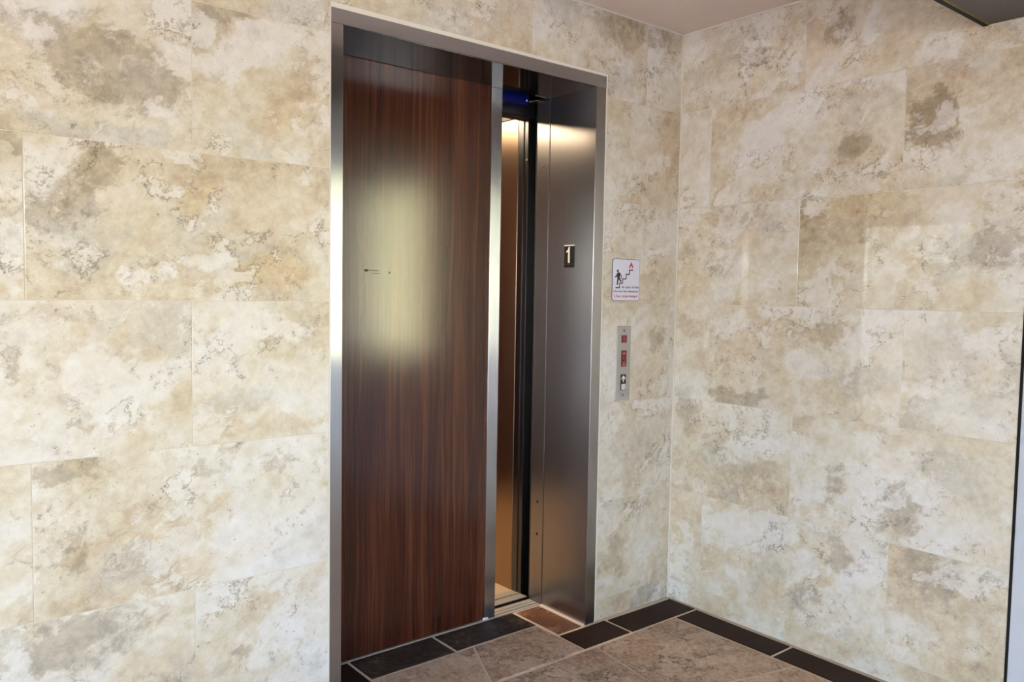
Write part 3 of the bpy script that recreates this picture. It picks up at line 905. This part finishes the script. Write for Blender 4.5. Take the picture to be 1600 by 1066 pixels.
box('print_bar', x-0.010, x+0.010, -0.0056, -0.0050, z+0.0105, z+0.0125, MT['pink_print'], w1)
box('print_bar', x-0.010, x+0.010, -0.0056, -0.0050, z-0.0125, z-0.0105, MT['pink_print'], w1)
w2 = window(0.31, 0.70, 0.33, 0.545, MT['red_lens'], 'fire_window')
x, z = Q(0.505, 0.365)
prism('fire_hat', [(x-0.010, z-0.007), (x+0.010, z-0.007), (x+0.008, z+0.002), (x+0.002, z+0.007), (x-0.002, z+0.007), (x-0.008, z+0.002)], 1, -0.0057, -0.0050, MT['pink_print'], w2)
for k, hw in ((0.42, 0.009), (0.445, 0.006)):
    zz = Q(0, k)[1]
    box('print_bar', x-hw, x+hw, -0.0056, -0.0050, zz-0.0012, zz+0.0012, MT['pink_print'], w2)
zz = Q(0, 0.475)[1]
stroke('print_bar', [(x-0.008, zz), (x-0.003, zz-0.004), (x+0.003, zz+0.001), (x+0.008, zz-0.003)], 0.0022, MT['pink_print'], w2).location.y -= 0.0017
zz = Q(0, 0.512)[1]
prism('fire_hat', [(x-0.010, zz-0.007), (x+0.010, zz-0.007), (x+0.008, zz+0.003), (x+0.002, zz+0.007), (x-0.002, zz+0.007), (x-0.008, zz+0.003)], 1, -0.0057, -0.0050, MT['pink_print'], w2)
w3 = window(0.31, 0.70, 0.65, 0.865, MT['black'], 'button_window')
x, z = Q(0.505, 0.71)
prism('arrow_symbol', [(x-0.0028, z-0.014), (x+0.0028, z-0.014), (x+0.0028, z+0.002), (x+0.011, z-0.005), (x+0.011, z+0.003), (x, z+0.014), (x-0.011, z+0.003), (x-0.011, z-0.005), (x-0.0028, z+0.002)], 1, -0.0057, -0.0050, MT['numeral'], w3)
zb = Q(0, 0.815)[1]
prism('button', round_rect(x-0.0115, x+0.0115, zb-0.013, zb+0.011, 0.003), 1, -0.0085, -0.0048, MT['button'], w3, 0.0006)

# ------------------------------------------------------------------ unseen lamps added behind the viewer for the glints in the corner tiles
def glint_lamp(x, z, label):
    t = thing('added_glint_lamp', label, 'added lamp', (x, Y_BACK, z), 'unseen lamps added for the corner glints')
    box('back_plate', x-0.05, x+0.05, Y_BACK, Y_BACK+0.015, z-0.08, z+0.08, MT['steel'], t, 0.003)
    box('arm', x-0.01, x+0.01, Y_BACK+0.015, Y_BACK+0.06, z-0.01, z+0.01, MT['steel'], t, 0.002)
    bm = bmesh.new()
    bmesh.ops.create_uvsphere(bm, u_segments=20, v_segments=12, radius=0.020)
    finish('lamp_globe', bm, MT['glint_lamp_glow'], t, (x, Y_BACK+0.080, z), True)
glint_lamp(-2.17, 1.62, 'unseen lamp added to make the bright spot in the tile left of the corner')
glint_lamp(-3.38, 1.62, 'unseen lamp added to make the bright spot in the tile right of the corner')

# ------------------------------------------------------------------ outside: paving, and an unseen bank raised and paled for the door's glare
def ground_h(x, y):
    d = max(x-9.0, 0.0)
    t = min(d/5.0, 1.0)
    return -0.13 + 7.0*t*t*(3-2*t) + 0.5*math.sin(x*1.3)*math.cos(y*1.1)*t
bm = bmesh.new()
NG, L = 64, 36.0
gv = [[bm.verts.new((-L+2*L*i/NG, -L+2*L*j/NG, ground_h(-L+2*L*i/NG, -L+2*L*j/NG))) for j in range(NG+1)] for i in range(NG+1)]
for i in range(NG):
    for j in range(NG):
        bm.faces.new((gv[i][j], gv[i+1][j], gv[i+1][j+1], gv[i][j+1]))
nm = NT('glare_lawn')  # bank colour paled to strengthen the glare on the door
gc = nm.noise(nm.coord('Object'), 1.6, 8, 0.65)
nm.p(Base_Color=nm.ramp(gc, [(0.3, srgb(186, 182, 116)), (0.5, srgb(226, 218, 160)), (0.7, srgb(242, 236, 200))]), Roughness=0.9)
struct(finish('ground', bm, nm.m, smooth=True))
pave = struct(multi_box('ground_paving', [(-36.0, 9.0, -36.0, 4.0, -0.11, -0.10)], rough_paint('pale_paving', srgb(130, 127, 124), 30, 0.1, 0.8)))
